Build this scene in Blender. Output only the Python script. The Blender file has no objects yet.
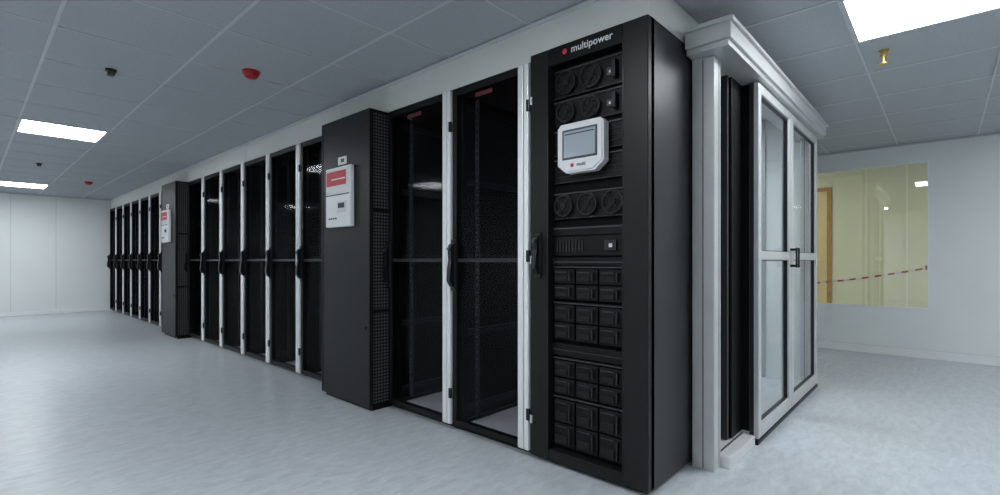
import bpy, bmesh, math, random
from mathutils import Matrix, Vector
random.seed(3)
sc = bpy.context.scene
sc.view_settings.view_transform = 'Standard'
sc.view_settings.look = 'None'

# ------------------------------------------------------------------ materials
def pm(name, col, rough=0.5, metal=0.0, spec=0.5, noise=0.0, nscale=8.0, emis=None, estr=0.0, bump=0.0):
    m = bpy.data.materials.new(name); m.use_nodes = True
    nt = m.node_tree; b = nt.nodes['Principled BSDF']
    b.inputs['Base Color'].default_value = (*col, 1)
    b.inputs['Roughness'].default_value = rough
    b.inputs['Metallic'].default_value = metal
    b.inputs['Specular IOR Level'].default_value = spec
    if noise > 0 or bump > 0:
        tc = nt.nodes.new('ShaderNodeTexCoord')
        n = nt.nodes.new('ShaderNodeTexNoise'); n.inputs['Scale'].default_value = nscale
        n.inputs['Detail'].default_value = 4
        nt.links.new(tc.outputs['Object'], n.inputs['Vector'])
        if noise > 0:
            r = nt.nodes.new('ShaderNodeValToRGB')
            r.color_ramp.elements[0].position = 0.3; r.color_ramp.elements[1].position = 0.7
            r.color_ramp.elements[0].color = (*[c*(1-noise) for c in col], 1)
            r.color_ramp.elements[1].color = (*[min(1, c*(1+noise)) for c in col], 1)
            nt.links.new(n.outputs['Fac'], r.inputs['Fac'])
            nt.links.new(r.outputs['Color'], b.inputs['Base Color'])
        if bump > 0:
            bp = nt.nodes.new('ShaderNodeBump'); bp.inputs['Strength'].default_value = bump
            nt.links.new(n.outputs['Fac'], bp.inputs['Height'])
            nt.links.new(bp.outputs['Normal'], b.inputs['Normal'])
    if emis:
        b.inputs['Emission Color'].default_value = (*emis, 1)
        b.inputs['Emission Strength'].default_value = estr
    return m

def glass(name, tint=(1,1,1), refl=0.05, rough=0.02):
    m = bpy.data.materials.new(name); m.use_nodes = True
    nt = m.node_tree; nt.nodes.clear()
    o = nt.nodes.new('ShaderNodeOutputMaterial'); mx = nt.nodes.new('ShaderNodeMixShader')
    t = nt.nodes.new('ShaderNodeBsdfTransparent'); g = nt.nodes.new('ShaderNodeBsdfGlossy')
    t.inputs['Color'].default_value = (*tint, 1); g.inputs['Roughness'].default_value = rough
    mx.inputs['Fac'].default_value = refl
    nt.links.new(t.outputs[0], mx.inputs[1]); nt.links.new(g.outputs[0], mx.inputs[2])
    nt.links.new(mx.outputs[0], o.inputs[0])
    return m

def perforated(name, axA, axB, pitch, base, hole, thr=0.1, rough=0.5):
    m = pm(name, base, rough, 0.3)
    nt = m.node_tree; b = nt.nodes['Principled BSDF']
    tc = nt.nodes.new('ShaderNodeTexCoord'); sp = nt.nodes.new('ShaderNodeSeparateXYZ')
    nt.links.new(tc.outputs['Object'], sp.inputs[0])
    outs = []
    for ax in (axA, axB):
        mu = nt.nodes.new('ShaderNodeMath'); mu.operation = 'MULTIPLY'; mu.inputs[1].default_value = 2*math.pi/pitch
        si = nt.nodes.new('ShaderNodeMath'); si.operation = 'COSINE'
        nt.links.new(sp.outputs[ax], mu.inputs[0]); nt.links.new(mu.outputs[0], si.inputs[0]); outs.append(si)
    ad = nt.nodes.new('ShaderNodeMath'); ad.operation = 'ADD'
    nt.links.new(outs[0].outputs[0], ad.inputs[0]); nt.links.new(outs[1].outputs[0], ad.inputs[1])
    gt = nt.nodes.new('ShaderNodeMath'); gt.operation = 'GREATER_THAN'; gt.inputs[1].default_value = thr
    nt.links.new(ad.outputs[0], gt.inputs[0])
    mix = nt.nodes.new('ShaderNodeMix'); mix.data_type = 'RGBA'
    mix.inputs[6].default_value = (*base, 1); mix.inputs[7].default_value = (*hole, 1)
    nt.links.new(gt.outputs[0], mix.inputs[0]); nt.links.new(mix.outputs[2], b.inputs['Base Color'])
    return m

M_black  = pm('rack_black', (0.0038,0.0038,0.0040), 0.45, 0, 0.2, noise=0.1)
M_dark   = pm('powder_coat_dark', (0.0080,0.0080,0.0082), 0.42, 0, 0.25, noise=0.06, nscale=30)
M_side   = pm('side_panel_dark', (0.019,0.019,0.020), 0.40, 0, 0.4, noise=0.05, nscale=30)
M_int    = pm('interior_black', (0.003,0.003,0.003), 0.7, 0, 0.1)
M_rail   = pm('mounting_rail', (0.022,0.022,0.024), 0.6, 0.0, 0.15)
M_slot   = pm('rail_slot', (0.08,0.08,0.083), 0.7, 0, 0.1)
M_alu    = pm('aluminium_trim', (0.72,0.73,0.74), 0.35, 0.15, 0.5, noise=0.03)
M_alu2   = pm('anodised_frame', (0.50,0.51,0.515), 0.36, 0.35, 0.5, noise=0.03)
M_alu3   = pm('header_aluminium', (0.54,0.55,0.55), 0.36, 0.25, 0.5, noise=0.03)
M_plast  = pm('black_plastic', (0.005,0.005,0.006), 0.3, 0, 0.4)
M_white  = pm('white_plastic', (0.72,0.73,0.74), 0.35)
M_bezel  = pm('bezel_plastic', (0.60,0.61,0.63), 0.35)
M_offw   = pm('offwhite_plastic', (0.60,0.61,0.62), 0.4)
M_red    = pm('red_plastic', (0.42,0.008,0.012), 0.35)
M_redlab = pm('red_label', (0.50,0.025,0.03), 0.5)
M_dred   = pm('dark_red_badge', (0.08,0.008,0.009), 0.4)
M_screen = pm('lcd_screen', (0.10,0.12,0.14), 0.12, emis=(0.30,0.36,0.42), estr=0.5)
M_grey   = pm('grey_metal', (0.06,0.06,0.063), 0.4, 0.4)
M_dgrey  = pm('dark_grey_metal', (0.020,0.020,0.021), 0.4, 0.3)
M_tray   = pm('light_catching_tray', (0.55,0.56,0.58), 0.5, 0.0, noise=0.08)  # pale base plate added to catch light at the rack bottoms
M_brass  = pm('brass', (0.60,0.42,0.14), 0.3, 0.9)
M_wall   = pm('painted_wall', (0.76,0.79,0.785), 0.6, noise=0.015, nscale=3)
M_seam   = pm('wall_seam', (0.60,0.62,0.61), 0.6)
M_base   = pm('skirting', (0.80,0.82,0.82), 0.4)
M_bulk   = pm('bulkhead_paint', (0.60,0.61,0.59), 0.5, noise=0.02, nscale=4)
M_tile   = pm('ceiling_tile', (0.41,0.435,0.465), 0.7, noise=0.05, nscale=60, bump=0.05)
M_tbar   = pm('ceiling_tbar', (0.55,0.57,0.59), 0.5)
M_cream  = pm('cream_wall', (0.76,0.76,0.58), 0.6, noise=0.04, nscale=1.5)
M_creamp = pm('cream_post', (0.88,0.88,0.74), 0.5)
M_wood   = pm('orange_wood', (0.45,0.22,0.05), 0.4, noise=0.2, nscale=12)
M_doorp  = pm('door_leaf_yellow', (0.72,0.60,0.30), 0.4, noise=0.05)
M_light  = pm('light_diffuser', (1,1,1), 0.5, emis=(0.92,0.97,1.0), estr=24.0)
M_glass  = glass('door_glass', (0.88,0.88,0.90), 0.008, 0.05)
M_glass2 = glass('clear_glass', (0.95,0.97,0.98), 0.10)
M_meshS  = perforated('perforated_side', 0, 2, 0.022, (0.10,0.10,0.104), (0.003,0.003,0.003), -0.3)
M_meshB  = pm('rear_door_black', (0.014,0.014,0.0145), 0.8, 0, 0.05)

# floor : pale blue-grey vinyl, fine marbling, soft sheen
M_floor = pm('marbled_vinyl', (0.5,0.52,0.55), 0.30, 0, 0.45)
nt = M_floor.node_tree; b = nt.nodes['Principled BSDF']
tc = nt.nodes.new('ShaderNodeTexCoord'); mp = nt.nodes.new('ShaderNodeMapping')
mp.inputs['Rotation'].default_value = (0,0,math.radians(12)); mp.inputs['Scale'].default_value = (1.0,2.6,1)
n1 = nt.nodes.new('ShaderNodeTexNoise'); n1.inputs['Scale'].default_value = 9.0; n1.inputs['Detail'].default_value = 8
n1.inputs['Roughness'].default_value = 0.75; n1.inputs['Distortion'].default_value = 0.5
rp = nt.nodes.new('ShaderNodeValToRGB')
rp.color_ramp.elements[0].position = 0.32; rp.color_ramp.elements[0].color = (0.385,0.415,0.45,1)
rp.color_ramp.elements[1].position = 0.68; rp.color_ramp.elements[1].color = (0.56,0.59,0.625,1)
e = rp.color_ramp.elements.new(0.5); e.color = (0.475,0.505,0.54,1)
nt.links.new(tc.outputs['Object'], mp.inputs['Vector']); nt.links.new(mp.outputs[0], n1.inputs['Vector'])
nt.links.new(n1.outputs['Fac'], rp.inputs['Fac']); nt.links.new(rp.outputs[0], b.inputs['Base Color'])

# ------------------------------------------------------------------ builder
class B:
    def __init__(s, name):
        s.name = name; s.bm = bmesh.new(); s.mats = []
    def mi(s, m):
        if m not in s.mats: s.mats.append(m)
        return s.mats.index(m)
    def box(s, x0,x1,y0,y1,z0,z1, m, bev=0.0):
        bm2 = bmesh.new()
        bmesh.ops.create_cube(bm2, size=1)
        for v in bm2.verts:
            v.co = Vector(((x0+x1)/2+v.co.x*(x1-x0), (y0+y1)/2+v.co.y*(y1-y0), (z0+z1)/2+v.co.z*(z1-z0)))
        if bev > 0:
            bmesh.ops.bevel(bm2, geom=bm2.edges[:], offset=bev, segments=2, affect='EDGES', profile=0.5)
        s._merge(bm2, m)
    def _merge(s, bm2, m, smooth=False):
        i = s.mi(m)
        for f in bm2.faces: f.material_index = i; f.smooth = smooth
        me = bpy.data.meshes.new('t'); bm2.to_mesh(me); bm2.free()
        s.bm.from_mesh(me); bpy.data.meshes.remove(me)
    def cyl(s, c, axis, r, d, m, seg=24, r2=None):
        bm2 = bmesh.new()
        bmesh.ops.create_cone(bm2, cap_ends=True, segments=seg, radius1=r, radius2=r if r2 is None else r2, depth=d)
        R = Matrix.Identity(4)
        if axis == 'x': R = Matrix.Rotation(math.radians(90), 4, 'Y')
        if axis == 'y': R = Matrix.Rotation(math.radians(-90), 4, 'X')
        bmesh.ops.transform(bm2, matrix=Matrix.Translation(c) @ R, verts=bm2.verts)
        s._merge(bm2, m)
    def ringx(s, c, r0, r1, d, m, seg=28):
        bm2 = bmesh.new(); rows = []
        for k in range(seg):
            a = 2*math.pi*k/seg; ca, sa = math.cos(a), math.sin(a)
            rows.append([bm2.verts.new((c[0]+dx, c[1]+rr*ca, c[2]+rr*sa)) for dx, rr in ((-d/2,r0),(-d/2,r1),(d/2,r1),(d/2,r0))])
        for k in range(seg):
            A, Bq = rows[k], rows[(k+1)%seg]
            for j in range(4):
                bm2.faces.new((A[j], A[(j+1)%4], Bq[(j+1)%4], Bq[j]))
        bmesh.ops.recalc_face_normals(bm2, faces=bm2.faces)
        s._merge(bm2, m)
    def prism_y(s, pts, y0, y1, m):   # pts in xz
        bm2 = bmesh.new()
        a = [bm2.verts.new((p[0], y0, p[1])) for p in pts]; c = [bm2.verts.new((p[0], y1, p[1])) for p in pts]
        n = len(pts); bm2.faces.new(a); bm2.faces.new(c[::-1])
        for k in range(n): bm2.faces.new((a[k], a[(k+1)%n], c[(k+1)%n], c[k]))
        bmesh.ops.recalc_face_normals(bm2, faces=bm2.faces)
        s._merge(bm2, m)
    def prism_x(s, pts, x0, x1, m):   # pts in yz
        bm2 = bmesh.new()
        a = [bm2.verts.new((x0, p[0], p[1])) for p in pts]; c = [bm2.verts.new((x1, p[0], p[1])) for p in pts]
        n = len(pts); bm2.faces.new(a); bm2.faces.new(c[::-1])
        for k in range(n): bm2.faces.new((a[k], a[(k+1)%n], c[(k+1)%n], c[k]))
        bmesh.ops.recalc_face_normals(bm2, faces=bm2.faces)
        s._merge(bm2, m)
    def mesh(s):
        me = bpy.data.meshes.new(s.name)
        s.bm.to_mesh(me); s.bm.free()
        for m in s.mats: me.materials.append(m)
        return me
    def obj(s, loc=(0,0,0), parent=None):
        return place(s.name, s.mesh(), loc, parent)
def place(name, me, loc=(0,0,0), parent=None):
    o = bpy.data.objects.new(name, me); sc.collection.objects.link(o); o.location = loc
    if parent: o.parent = parent
    return o
def text_on_front(body, size, m, loc, parent, ext=0.0008, name='lettering', width=None):
    cu = bpy.data.curves.new(name, 'FONT'); cu.body = body; cu.size = size; cu.extrude = ext
    cu.align_x = 'CENTER'; cu.align_y = 'CENTER'; cu.offset = size*0.008
    cu.materials.append(m)
    o = bpy.data.objects.new(name, cu); sc.collection.objects.link(o)
    R = Matrix(((0,0,-1,0),(-1,0,0,0),(0,1,0,0),(0,0,0,1)))
    o.matrix_world = Matrix.Translation(loc) @ R
    if parent:
        o.parent = parent; o.matrix_parent_inverse = Matrix.Translation(parent.location).inverted()
    return o

# ------------------------------------------------------------------ room dims
XL, XR, YN, YF, ZC = -2.6, 6.55, -3.2, 12.3, 2.2
WY0, WY1, WZ0, WZ1 = 0.12, 2.1, 0.50, 2.0
q = B('floor'); q.box(XL-.1,XR+.1,YN-.1,YF+.1,-0.1,0,M_floor); q.obj()
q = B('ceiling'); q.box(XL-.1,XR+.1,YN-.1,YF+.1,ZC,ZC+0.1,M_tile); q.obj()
GX, GY = 0.31, 0.365
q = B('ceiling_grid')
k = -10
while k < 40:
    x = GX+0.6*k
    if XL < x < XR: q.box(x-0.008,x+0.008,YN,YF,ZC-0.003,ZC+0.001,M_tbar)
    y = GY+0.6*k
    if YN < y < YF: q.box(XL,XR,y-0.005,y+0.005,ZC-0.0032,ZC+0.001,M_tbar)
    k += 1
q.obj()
q = B('wall_far'); q.box(XL,XR,YF,YF+0.1,0,ZC,M_wall)
for x in (-2.0,-0.8,0.55,1.15,2.9,4.1,5.3): q.box(x-0.004,x+0.004,YF-0.002,YF+0.01,0.06,ZC,M_seam)
q.obj()
q = B('wall_near'); q.box(XL,XR,YN-0.1,YN,0,ZC,M_wall); q.obj()
q = B('wall_left'); q.box(XL-0.1,XL,YN-.1,YF+.1,0,ZC,M_wall); q.obj()
q = B('wall_right')
q.box(XR,XR+0.1,YN-.1,WY0,0,ZC,M_wall); q.box(XR,XR+0.1,WY1,YF+.1,0,ZC,M_wall)
q.box(XR,XR+0.1,WY0,WY1,0,WZ0,M_wall); q.box(XR,XR+0.1,WY0,WY1,WZ1,ZC,M_wall)
q.obj()
q = B('baseboard_far'); q.box(XL,XR,YF-0.014,YF,0,0.07,M_base,0.003); q.obj()
q = B('baseboard_right'); q.box(XR-0.020,XR,YN,YF-0.015,0,0.085,M_base,0.003); q.box(XR-0.022,XR,YN,YF-0.015,0.0,0.006,M_seam); q.box(XR-0.012,XR,YN,YF-0.015,0.085,0.091,M_seam); q.obj()
q = B('baseboard_left'); q.box(XL,XL+0.014,YN,YF-0.015,0,0.07,M_base,0.003); q.obj()
q = B('trim_ceiling_right'); q.box(XR-0.02,XR,YN,YF,ZC-0.02,ZC-0.005,M_tbar); q.obj()
q = B('trim_ceiling_far'); q.box(XL,XR-0.02,YF-0.02,YF,ZC-0.02,ZC-0.005,M_tbar); q.obj()
# window
q = B('window_1')
f = 0.012
q.box(XR-0.004,XR+0.03,WY0,WY0+f,WZ0,WZ1,M_base); q.box(XR-0.004,XR+0.03,WY1-f,WY1,WZ0,WZ1,M_base)
q.box(XR-0.004,XR+0.03,WY0+f,WY1-f,WZ0,WZ0+f,M_base); q.box(XR-0.004,XR+0.03,WY0+f,WY1-f,WZ1-f,WZ1,M_base)
q.box(XR+0.012,XR+0.018,WY0+f,WY1-f,WZ0+f,WZ1-f,M_glass2)
q.obj()
# neighbouring room
NX = 9.0
q = B('wall_neighbour_back')
q.box(NX,NX+0.1,-3,4,0,2.5,M_cream)
for y in (0.86,0.40,-0.4): q.box(NX-0.012,NX,y-0.012,y+0.012,0,2.4,M_creamp)
q.obj()
q = B('wall_neighbour_near'); q.box(XR+0.1,NX,-3.1,-3,0,2.5,M_cream); q.obj()
q = B('wall_neighbour_far'); q.box(XR+0.1,NX,4,4.1,0,2.5,M_cream); q.obj()
q = B('floor_neighbour_room'); q.box(XR+0.1,NX+.1,-3.1,4.1,-0.1,0,M_floor); q.obj()
q = B('ceiling_neighbour_room'); q.box(XR+0.1,NX+.1,-3.1,4.1,2.5,2.6,M_tile); q.obj()
q = B('door_1')
q.box(NX-0.03,NX-.001,1.29,1.35,0,2.12,M_wood,0.004); q.box(NX-0.03,NX-.001,2.15,2.21,0,2.12,M_wood,0.004)
q.box(NX-0.03,NX-.001,1.35,2.15,2.06,2.12,M_wood); q.box(NX-0.02,NX-.001,1.35,2.15,0.005,2.06,M_doorp)
q.cyl((NX-0.05,1.45,1.0),'x',0.012,0.06,M_alu); q.box(NX-0.08,NX-0.065,1.44,1.56,0.99,1.01,M_alu,0.004)
q.obj()
# barrier tape across the inside of the window
q = B('barrier_tape')
n = 26; ya, za, yb, zb = 0.06, 0.935, 1.5, 0.69
for i in range(n):
    t0, t1 = i/n, (i+1)/n
    y0, y1 = ya+(yb-ya)*t0, ya+(yb-ya)*t1
    sag = lambda t: -0.03*math.sin(math.pi*t)
    z0, z1 = za+(zb-za)*t0+sag(t0), za+(zb-za)*t1+sag(t1)
    h = 0.010
    q.prism_x([(y0,z0-h),(y1,z1-h),(y1,z1+h),(y0,z0+h)], XR+0.035, XR+0.038, M_redlab if i%2 == 0 else M_white)
q.box(XR+0.030,XR+0.042,0.133,0.15,0.90,0.945,M_redlab)
q.obj()

# ------------------------------------------------------------------ lamps
def lamp(x0,y0,mat=M_light,z=ZC,w=0.6,l=0.6):
    q = B('ceiling_light_panel')
    q.box(x0+0.012,x0+w-0.012,y0+0.012,y0+l-0.012,z-0.006,z-0.0045,mat)
    t = 0.02
    q.box(x0,x0+w,y0,y0+t,z-0.009,z-0.004,M_tbar); q.box(x0,x0+w,y0+l-t,y0+l,z-0.009,z-0.004,M_tbar)
    q.box(x0,x0+t,y0+t,y0+l-t,z-0.009,z-0.004,M_tbar); q.box(x0+w-t,x0+w,y0+t,y0+l-t,z-0.009,z-0.004,M_tbar)
    return q.obj()
for x,y in ((0.31,0.965),(0.31,5.765),(0.31,10.565),(-1.49,0.965),(-1.49,3.365),(-1.49,5.765),(-1.49,8.165),(-1.49,10.565),(2.71,-0.235),(0.31,-1.435),(2.71,-2.635),(5.11,-2.035)):  # left column and panels behind the camera are unseen extras for room light
    lamp(x,y)
for y in (1.565,3.965,7.565,10.565): lamp(3.31+0.0,y)  # unseen aisle panels, added to brighten the interior behind the glass leaves
M_light2 = pm('warm_diffuser', (1,1,1), 0.5, emis=(1.0,0.97,0.82), estr=26.0)
lamp(7.6,-1.8,M_light2,2.5); lamp(7.3,1.9,M_light2,2.5)

# ------------------------------------------------------------------ racks
X0 = 1.924; DEP = 1.02
def handle(q, yc, z0, z1, xf):
    q.box(xf-0.012,xf,yc-0.018,yc+0.018,z0-0.02,z1+0.02,M_plast,0.004)
    h = z1-z0
    pts = [(xf-0.012,z0+h*0.0),(xf-0.030,z0+h*0.03),(xf-0.050,z0+h*0.16),(xf-0.046,z0+h*0.4),(xf-0.036,z0+h*0.62),
           (xf-0.040,z0+h*0.8),(xf-0.036,z0+h*0.95),(xf-0.012,z1)]
    q.prism_y(pts, yc-0.014, yc+0.014, M_plast)
    q.cyl((xf-0.044,yc,z0+h*0.86),'x',0.010,0.012,M_grey,14)
def make_rack(w, badge=False):
    q = B('server_rack'); H = 2.0; xb = 0.045
    q.box(xb,DEP,0.002,0.014,0.03,H,M_black); q.box(xb,DEP,w-0.014,w-0.002,0.03,H,M_black)
    q.box(xb,DEP,0.014,w-0.014,H-0.02,H,M_black)
    q.box(DEP-0.02,DEP-0.005,0.014,w-0.014,0.03,H-0.02,M_meshB)
    q.box(DEP-0.03,DEP-0.02,w*0.5-0.012,w*0.5+0.012,0.06,H-0.05,M_rail)
    for z in (0.5,1.0,1.5): q.box(DEP-0.03,DEP-0.02,0.04,w-0.04,z-0.012,z+0.012,M_rail)
    q.box(xb,DEP,0.014,w-0.014,0.0,0.028,M_tray)
    q.box(xb,xb+0.03,0.002,w-0.002,0.0,0.05,M_black,0.003); q.box(xb+0.03,DEP,0.002,0.03,0.0,0.05,M_black); q.box(xb+0.03,DEP,w-0.03,w-0.002,0.0,0.05,M_black)
    for y0,y1 in ((0.016,0.046),(w-0.046,w-0.016)):
        for xx in (xb+0.005,DEP-0.06): q.box(xx,xx+0.03,y0,y1,0.06,H-0.03,M_black)
    for xx in (0.14,0.78):
        for y0,y1 in ((0.050,0.088),(w-0.088,w-0.050)):
            q.box(xx,xx+0.004,y0,y1,0.07,H-0.04,M_rail); q.box(xx,xx+0.04,y0 if y0<w/2 else y1-0.003,y0+0.003 if y0<w/2 else y1,0.07,H-0.04,M_rail)
            yc = (y0+y1)/2; z = 0.09
            while z < H-0.07:
                q.box(xx-0.0015,xx,yc-0.006,yc+0.006,z,z+0.010,M_slot if badge else M_rail); z += 0.0445
    for z in (0.10,0.55,1.0,1.45,1.90):
        q.box(0.10,0.85,0.016,0.030,z,z+0.035,M_rail); q.box(0.10,0.85,w-0.030,w-0.016,z,z+0.035,M_rail)
    for z in (1.0,): q.box(0.14,0.16,0.05,w-0.05,z-0.012,z+0.012,M_rail)
    q.box(0.78,0.80,0.05,w-0.05,0.06,0.09,M_rail)
    # door
    sw = 0.076
    q.box(-0.008,0.040,0.006,sw*0.47,0.035,H-0.004,M_alu,0.005)
    q.box(-0.002,0.040,sw*0.47,sw*0.53,0.035,H-0.004,M_grey)
    q.box(-0.008,0.040,sw*0.53,sw,0.035,H-0.004,M_alu,0.005)
    q.box(0.0,0.040,w-0.040,w-0.004,0.035,H-0.004,M_black,0.004)
    q.box(0.0,0.040,sw,w-0.040,H-0.045,H-0.004,M_black,0.004)
    q.box(0.0,0.040,sw,w-0.040,0.035,0.070,M_black,0.004)
    q.box(0.010,0.034,sw,w-0.040,0.988,1.008,M_dgrey,0.003)
    q.box(0.012,0.016,sw,w-0.040,0.070,H-0.045,M_glass)
    for z in (0.22,1.02,1.78): q.box(-0.014,0.0,-0.004,0.016,z-0.03,z+0.03,M_plast,0.003)
    handle(q, w-0.022, 0.84, 1.10, 0.0)
    if badge:
        q.box(0.008,0.012,w*0.46,w*0.68,H-0.086,H-0.062,M_dred)
    return q.mesh()
mA = make_rack(0.587,True); mB = make_rack(0.640,True); mC = make_rack(0.620)
place('server_rack', mA, (X0,1.550,0)); place('server_rack', mB, (X0,2.138,0))
y = 3.432
for i in range(6):
    place('server_rack', mC, (X0,y,0)); y += 0.621
yac2 = y
# ------------------------------------------------------------------ cooling units
def make_cool(w):
    q = B('cooling_unit'); H = 2.0; D = DEP+0.14
    q.box(0.02,D,0.03,w-0.012,0.04,H-0.012,M_dark)
    q.box(0.0,0.022,0.004,w-0.004,0.03,H,M_dark,0.004)
    q.box(0.022,D,0.010,w-0.010,H-0.014,H,M_dark)
    q.box(0.03,D-0.01,0.02,w-0.02,0.0,0.045,M_black)
    q.box(0.024,0.155,0.008,0.032,0.05,H-0.02,M_meshS)
    q.box(0.022,0.030,0.004,0.032,0.03,H,M_black)
    for z in (0.66,1.33): q.box(0.03,0.155,0.006,0.010,z-0.012,z+0.012,M_black)
    q.box(0.155,D,0.006,0.032,0.03,H-0.012,M_dark)
    q.box(-0.003,0.0,w-0.030,w-0.022,0.06,H-0.04,M_black)
    for z in (0.12,0.52,1.0,1.48,1.88): q.cyl((-0.002,0.028,z),'x',0.005,0.006,M_dgrey,10)
    q.cyl((-0.004,0.05,0.55),'x',0.012,0.01,M_black,16)
    # control box
    y0,y1,z0,z1 = w*0.285,w*0.80,1.23,1.65
    q.box(-0.034,0.0,y0,y1,z0,z1,M_white,0.008)
    q.box(-0.036,-0.033,y0+0.015,y1-0.015,z0+0.235,z1-0.015,M_offw)
    q.box(-0.038,-0.035,y0+0.05,y1-0.02,z1-0.13,z1-0.03,M_redlab)
    q.box(-0.0385,-0.0375,y0+0.06,y1-0.09,z1-0.09,z1-0.082,M_white)
    q.box(-0.038,-0.034,y0+0.015,y1-0.015,z0+0.222,z0+0.228,M_slot)
    q.box(-0.038,-0.034,y0+0.05,y0+0.17,z0+0.10,z0+0.18,M_offw,0.002)
    q.box(-0.040,-0.037,y0+0.07,y0+0.15,z0+0.13,z0+0.165,M_slot)
    for i in range(4): q.cyl((-0.037,y1-0.06-0.03*i,z0+0.06),'x',0.006,0.006,M_slot,12)
    q.box(-0.004,0.0,y0+0.10,y1-0.12,z1+0.02,z1+0.075,M_white)
    q.box(-0.0055,-0.004,y0+0.13,y1-0.16,z1+0.035,z1+0.06,M_grey)
    return q.mesh()
mAC = make_cool(0.645)
place('cooling_unit', mAC, (X0-0.138,2.783,0))
place('cooling_unit', mAC, (X0-0.138,yac2,0))
y = yac2+0.650
for i in range(7):
    place('server_rack', mC, (X0,y,0)); y += 0.6205
YEND = y

# ------------------------------------------------------------------ power cabinet
UY0, UY1, UH = 0.917, 1.547, 2.03
q = B('power_supply_cabinet')
w = UY1-UY0
q.box(0.06,DEP,0.004,w-0.004,0.02,UH-0.004,M_int)
q.box(0.03,DEP,0.0,0.006,0.02,UH,M_side); q.box(0.03,DEP,w-0.006,w,0.02,UH,M_side); q.box(0.03,DEP,0.0,w,UH-0.006,UH,M_dark)
q.box(0.04,DEP-0.01,0.02,w-0.02,0,0.03,M_black)
cl, cr = 0.118, w-0.112
q.box(0.0,0.062,0.0,cl,0.02,UH,M_dark,0.004)
q.box(0.0,0.062,cr,w,0.02,UH,M_dark,0.004)
q.box(0.0,0.062,cl,cr,1.945,UH,M_black,0.003)
q.box(0.0,0.062,cl,cr,0.02,0.075,M_dark,0.003)
q.box(-0.002,0.004,cl-0.006,cl,0.04,1.98,M_plast); q.box(-0.002,0.004,cr,cr+0.006,0.04,1.98,M_plast)
def fan(yc,zc,r):
    q.ringx((0.036,yc,zc),r-0.004,r,0.02,M_dgrey)
    for f_ in (0.80,0.60,0.42): q.ringx((0.027,yc,zc),r*f_,r*f_+0.0018,0.003,M_dgrey)
    q.cyl((0.034,yc,zc),'x',r*0.30,0.016,M_dark,18)
    for k in range(7):
        a = 2*math.pi*k/7
        p = [(r*0.3,-0.006),(r*0.9,-0.002),(r*0.9,0.014),(r*0.3,0.006)]
        q.prism_x([(yc+u*math.cos(a)-v*math.sin(a), zc+u*math.sin(a)+v*math.cos(a)) for u,v in p],0.040,0.043,M_dark)
    for k in range(2):
        a = math.pi*k/2+0.78; u=r*0.95; t=0.0012
        q.prism_x([(yc+u*math.cos(a)-t*math.sin(a), zc+u*math.sin(a)+t*math.cos(a)),(yc-u*math.cos(a)-t*math.sin(a), zc-u*math.sin(a)+t*math.cos(a)),
                   (yc-u*math.cos(a)+t*math.sin(a), zc-u*math.sin(a)-t*math.cos(a)),(yc+u*math.cos(a)+t*math.sin(a), zc+u*math.sin(a)-t*math.cos(a))],0.026,0.028,M_dgrey)
def module(z0,z1,nf):
    q.box(0.048,0.062,cl+0.004,cr-0.004,z0,z1,M_black,0.003)
    q.box(0.040,0.05,cl+0.004,cr-0.004,z0,z0+0.004,M_dgrey); q.box(0.040,0.05,cl+0.004,cr-0.004,z1-0.005,z1,M_grey)
    h = z1-z0; bw = cr-cl
    if nf == 3:
        r = min(h*0.42,bw/6.8)
        for k in range(3): fan(cl+bw*(k+0.5)/3,(z0+z1)/2,r)
    if nf == 2:
        r = min(h*0.42,bw/6.0)
        fan(cr-bw*0.20,(z0+z1)/2,r); fan(cr-bw*0.55,(z0+z1)/2,r)
        q.box(0.018,0.048,cl+0.045,cl+0.065,z0+h*0.2,z1-h*0.2,M_plast,0.004)
        q.box(0.040,0.046,cl+0.075,cl+0.10,z0+h*0.35,z0+h*0.6,M_grey)
        q.box(0.037,0.041,cl+0.080,cl+0.088,z0+h*0.42,z0+h*0.5,M_white)
    if nf == 0:
        for j in range(3): q.box(0.044,0.049,cl+0.02,cr-0.02,z0+h*(0.25+0.22*j),z0+h*(0.25+0.22*j)+0.003,M_dgrey)
module(1.790,1.925,2); module(1.655,1.775,2); module(1.51,1.63,0); module(1.375,1.49,0)
module(1.200,1.325,3)
q.box(0.044,0.062,cl+0.004,cr-0.004,1.02,1.115,M_black,0.003)
for k in range(9): q.box(0.038,0.045,cr-0.03-0.018*k,cr-0.022-0.018*k,1.04,1.095,M_dgrey)
q.box(0.034,0.045,cl+0.05,cl+0.11,1.045,1.09,M_dgrey,0.002); q.box(0.030,0.036,cl+0.068,cl+0.085,1.058,1.075,M_offw,0.001)
q.box(0.040,0.062,cl,cr,1.118,1.16,M_black,0.002); q.box(0.036,0.041,cl+0.01,cr-0.01,1.15,1.156,M_grey)
q.box(0.040,0.062,cl,cr,0.975,1.012,M_black,0.002); q.box(0.036,0.041,cl+0.01,cr-0.01,0.988,0.993,M_grey)
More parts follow.
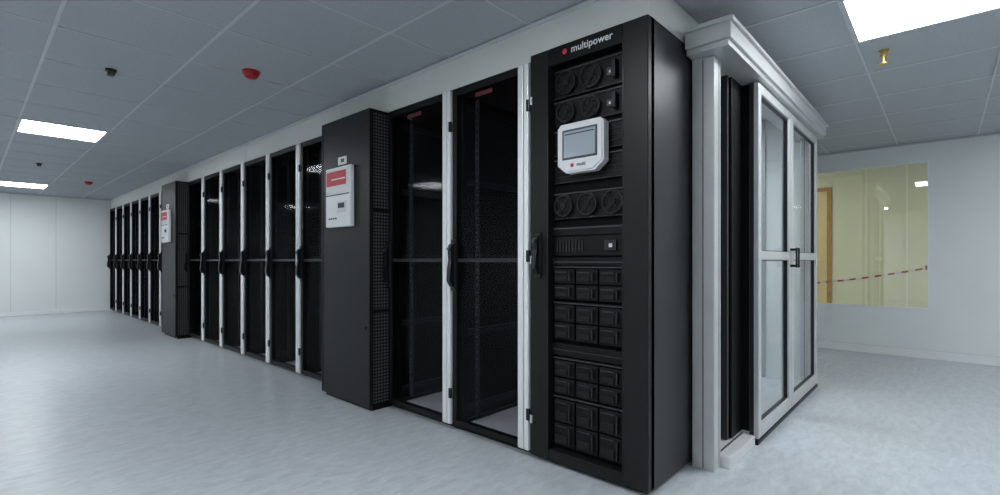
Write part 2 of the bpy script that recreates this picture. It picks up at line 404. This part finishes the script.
def drawers(z0,z1,rows=2):
    bw = (cr-cl-0.02)/3; hh = (z1-z0)/rows
    for r_ in range(rows):
        a0 = z0+r_*hh+0.003; a1 = z0+(r_+1)*hh-0.003
        for k in range(3):
            a = cl+0.01+bw*k+0.004; bb = a+bw-0.008
            q.box(0.028,0.062,a,bb,a0,a1,M_black,0.003)
            q.box(0.012,0.028,a+0.018,a+0.026,a0+0.015,a1-0.015,M_dgrey,0.002)
            q.box(0.022,0.028,a+0.040,bb-0.012,a0+0.012,a0+(a1-a0)*0.5,M_dark,0.002)
            q.box(0.0265,0.0285,a+0.045,bb-0.016,a1-0.018,a1-0.014,M_grey)
            q.cyl((0.027,bb-0.012,a1-0.016),'x',0.003,0.004,M_grey,8)
    q.box(0.040,0.062,cl,cr,z1,z1+0.012,M_dark,0.002)
    q.box(0.038,0.041,cl+0.005,cr-0.005,z1+0.003,z1+0.007,M_grey)
drawers(0.808,0.960); drawers(0.612,0.785)
q.box(0.030,0.062,cl,cr,0.535,0.595,M_black,0.003); q.box(0.028,0.031,cl+0.01,cr-0.01,0.563,0.566,M_grey)
drawers(0.345,0.515); drawers(0.095,0.325)
# touch screen
sy0, sy1, sz0, sz1 = 0.203, 0.452, 1.408, 1.640
c = 0.03
def octo(i_, a=0.0):
    return [(sy0+c*1.6+i_,sz0+i_),(sy1-c*1.6-i_,sz0+i_),(sy1-i_,sz0+c*1.3+i_*.5),(sy1-i_,sz1-c*0.6-i_*.5),(sy1-c*0.6-i_*.5,sz1-i_),(sy0+c*0.6+i_*.5,sz1-i_),(sy0+i_,sz1-c*0.6-i_*.5),(sy0+i_,sz0+c*1.3+i_*.5)]
q.prism_x(octo(0),-0.012,0.03,M_bezel)
q.prism_x(octo(0.008),-0.017,-0.011,M_bezel)
q.box(-0.019,-0.016,sy0+0.030,sy1-0.030,sz0+0.062,sz1-0.030,M_grey,0.001)
q.box(-0.021,-0.018,sy0+0.040,sy1-0.040,sz0+0.072,sz1-0.040,M_screen)
q.box(-0.0215,-0.0208,sy0+0.045,sy1-0.045,sz1-0.056,sz1-0.050,M_grey)
q.cyl((-0.018,sy1-0.085,sz0+0.034),'x',0.009,0.004,M_red,14)
handle(q, w-0.055, 0.93, 1.12, 0.0)
for z in (0.2,1.0,1.8): q.box(-0.006,0.0,w-0.012,w-0.002,z-0.02,z+0.02,M_offw)
ups = q.obj((X0,UY0,0))
t = text_on_front('multipower', 0.047, M_white, (X0-0.001, UY0+0.275, 1.992), ups)
t2 = text_on_front('multi', 0.024, M_grey, (X0-0.018, UY0+sy0+0.115, sz0+0.034), ups)
q = B('emblem'); q.cyl((0,0,0),'x',0.013,0.003,M_redlab,16); q.obj((-0.001,0.275+0.145,1.992),ups)

# ------------------------------------------------------------------ containment
AX1 = 4.60
q = B('bulkhead')
q.box(X0+0.012,X0+DEP,UY1+0.003,YEND,2.003,ZC-0.005,M_bulk)
q.box(X0+0.012,X0+DEP,UY0+0.004,UY1+0.003,UH+0.004,ZC-0.005,M_bulk)
for yy in [3.4,5.3,7.2,9.1]: q.box(X0+0.009,X0+0.012,yy-0.003,yy+0.003,2.003,ZC-0.006,M_seam)
q.box(X0+0.004,X0+0.012,UY0+0.004,YEND,ZC-0.025,ZC-0.006,M_tbar)
q.obj()
q = B('wall_containment'); q.box(AX1,AX1+0.06,0.86,YF-0.02,0,ZC-0.006,M_wall)
for yy in (1.15,1.6,2.5): q.box(AX1-0.012,AX1,yy-0.02,yy+0.02,0,ZC-0.006,M_alu2)
q.obj()

root = bpy.data.objects.new('sliding_door_enclosure', None); sc.collection.objects.link(root)
q = B('header_beam')
q.box(2.30,4.60,0.715,0.905,1.965,1.992,M_alu2,0.002)
q.box(2.28,4.62,0.70,0.905,1.990,2.062,M_alu3,0.004)
q.box(2.26,4.64,0.685,0.905,2.060,2.078,M_alu3,0.003)
q.obj(parent=root)
q = B('frame_posts')
def post(x0,x1,y0,y1,z0,z1):
    q.box(x0,x1,y0,y1,z0,z1,M_alu3,0.004)
    xm=(x0+x1)/2
    q.box(xm+0.014,xm+0.020,y0-0.001,y0+0.004,z0+0.01,z1-0.01,M_grey)
    ym=(y0+y1)/2
    q.box(x0-0.001,x0+0.004,ym-0.002,ym+0.002,z0+0.01,z1-0.01,M_grey)
post(2.37,2.46,0.80,0.905,0.0,1.965)
post(4.50,4.57,0.80,0.855,0.0,1.965)
q.box(2.58,2.63,0.86,0.905,0.06,1.965,M_side,0.003)
q.box(2.68,2.70,0.84,0.905,0.06,1.965,M_grey)
q.box(2.72,2.90,0.83,0.905,0.06,1.965,M_black,0.003)
q.box(2.90,2.96,0.795,0.905,0.06,1.965,M_black,0.003)
q.obj(parent=root)
q = B('bottom_track'); q.box(2.46,2.865,0.755,0.905,0,0.055,M_alu,0.003); q.box(2.865,4.50,0.790,0.905,0,0.045,M_alu3,0.003); q.box(2.46,2.86,0.815,0.822,0.055,0.060,M_grey); q.box(2.88,4.55,0.745,0.79,0.0,0.02,M_dark); q.obj(parent=root)
def leaf(name,x0,x1,hs):
    q = B(name); y0,y1=0.740,0.785; z0,z1=0.035,1.96; s=0.055
    q.box(x0,x0+s,y0,y1,z0,z1,M_alu3,0.004); q.box(x1-s,x1,y0,y1,z0,z1,M_alu3,0.004)
    q.box(x0+s,x1-s,y0,y1,z0,z0+0.075,M_alu3,0.004); q.box(x0+s,x1-s,y0,y1,z1-0.055,z1,M_alu3,0.004)
    q.box(x0+s,x1-s,y0,y1,1.0,1.05,M_alu3,0.004)
    for a,bb in ((z0+0.075,1.0),(1.05,z1-0.055)):
        q.box(x0+s,x1-s,0.760,0.766,a,bb,M_glass2)
        q.box(x0+s,x0+s+0.005,0.752,0.774,a,bb,M_dgrey); q.box(x1-s-0.005,x1-s,0.752,0.774,a,bb,M_dgrey)
        q.box(x0+s,x1-s,0.752,0.774,a,a+0.005,M_dgrey); q.box(x0+s,x1-s,0.752,0.774,bb-0.005,bb,M_dgrey)
    xc = x1-0.028 if hs>0 else x0+0.028
    q.box(xc-0.010,xc+0.010,y0-0.040,y0-0.030,0.95,1.08,M_plast,0.004)
    q.box(xc-0.008,xc+0.008,y0-0.032,y0,0.955,0.97,M_plast); q.box(xc-0.008,xc+0.008,y0-0.032,y0,1.06,1.075,M_plast)
    q.box(x0-0.003,x0,y0+0.024,y1,z0,z1,M_dgrey)
    q.obj(parent=root)
leaf('door_leaf_a',2.875,3.63,1); leaf('door_leaf_b',3.642,4.50,-1)

# ------------------------------------------------------------------ ceiling devices
def beacon(x,y):
    q = B('fire_alarm_sounder'); q.cyl((0,0,-0.009),'z',0.052,0.016,M_red,28); q.cyl((0,0,-0.028),'z',0.036,0.024,M_red,28,0.048)
    q.cyl((0,0,-0.043),'z',0.024,0.008,M_redlab,24); q.obj((x,y,ZC))
beacon(1.226,3.257); beacon(1.28,9.7)
def cam(x,y):
    q = B('surveillance_camera'); q.cyl((0,0,-0.007),'z',0.030,0.012,M_plast,24); q.box(-0.018,0.018,-0.026,0.026,-0.04,-0.010,M_plast,0.005); q.cyl((0,-0.029,-0.026),'y',0.012,0.010,M_grey,16); q.obj((x,y,ZC))
cam(0.62,3.88); cam(0.62,8.3)
q = B('sprinkler_head')
q.cyl((0,0,-0.006),'z',0.024,0.010,M_brass,24); q.cyl((0,0,-0.022),'z',0.014,0.030,M_brass,16)
q.box(-0.018,-0.012,-0.003,0.003,-0.075,-0.030,M_brass); q.box(0.012,0.018,-0.003,0.003,-0.075,-0.030,M_brass)
q.cyl((0,0,-0.034),'z',0.020,0.008,M_brass,18); q.cyl((0,0,-0.055),'z',0.006,0.036,M_brass,10); q.cyl((0,0,-0.078),'z',0.024,0.008,M_brass,20)
q.obj((3.54,0.258,ZC))

# ------------------------------------------------------------------ world + camera
wd = bpy.data.worlds.new('world'); sc.world = wd; wd.use_nodes = True
wd.node_tree.nodes['Background'].inputs[0].default_value = (0.6,0.65,0.7,1); wd.node_tree.nodes['Background'].inputs[1].default_value = 0.3
cd = bpy.data.cameras.new('camera'); co = bpy.data.objects.new('camera', cd); sc.collection.objects.link(co)
cd.sensor_width = 36; cd.lens = 17.57; cd.shift_y = 0.0125; cd.clip_start = 0.02
fwd = Vector((0.739,0.674,0)).normalized(); right = Vector((fwd.y,-fwd.x,0)); up = Vector((0,0,1))
R = Matrix((right, up, -fwd)).transposed().to_4x4()
co.matrix_world = Matrix.Translation((0,0,1.0)) @ R
sc.camera = co
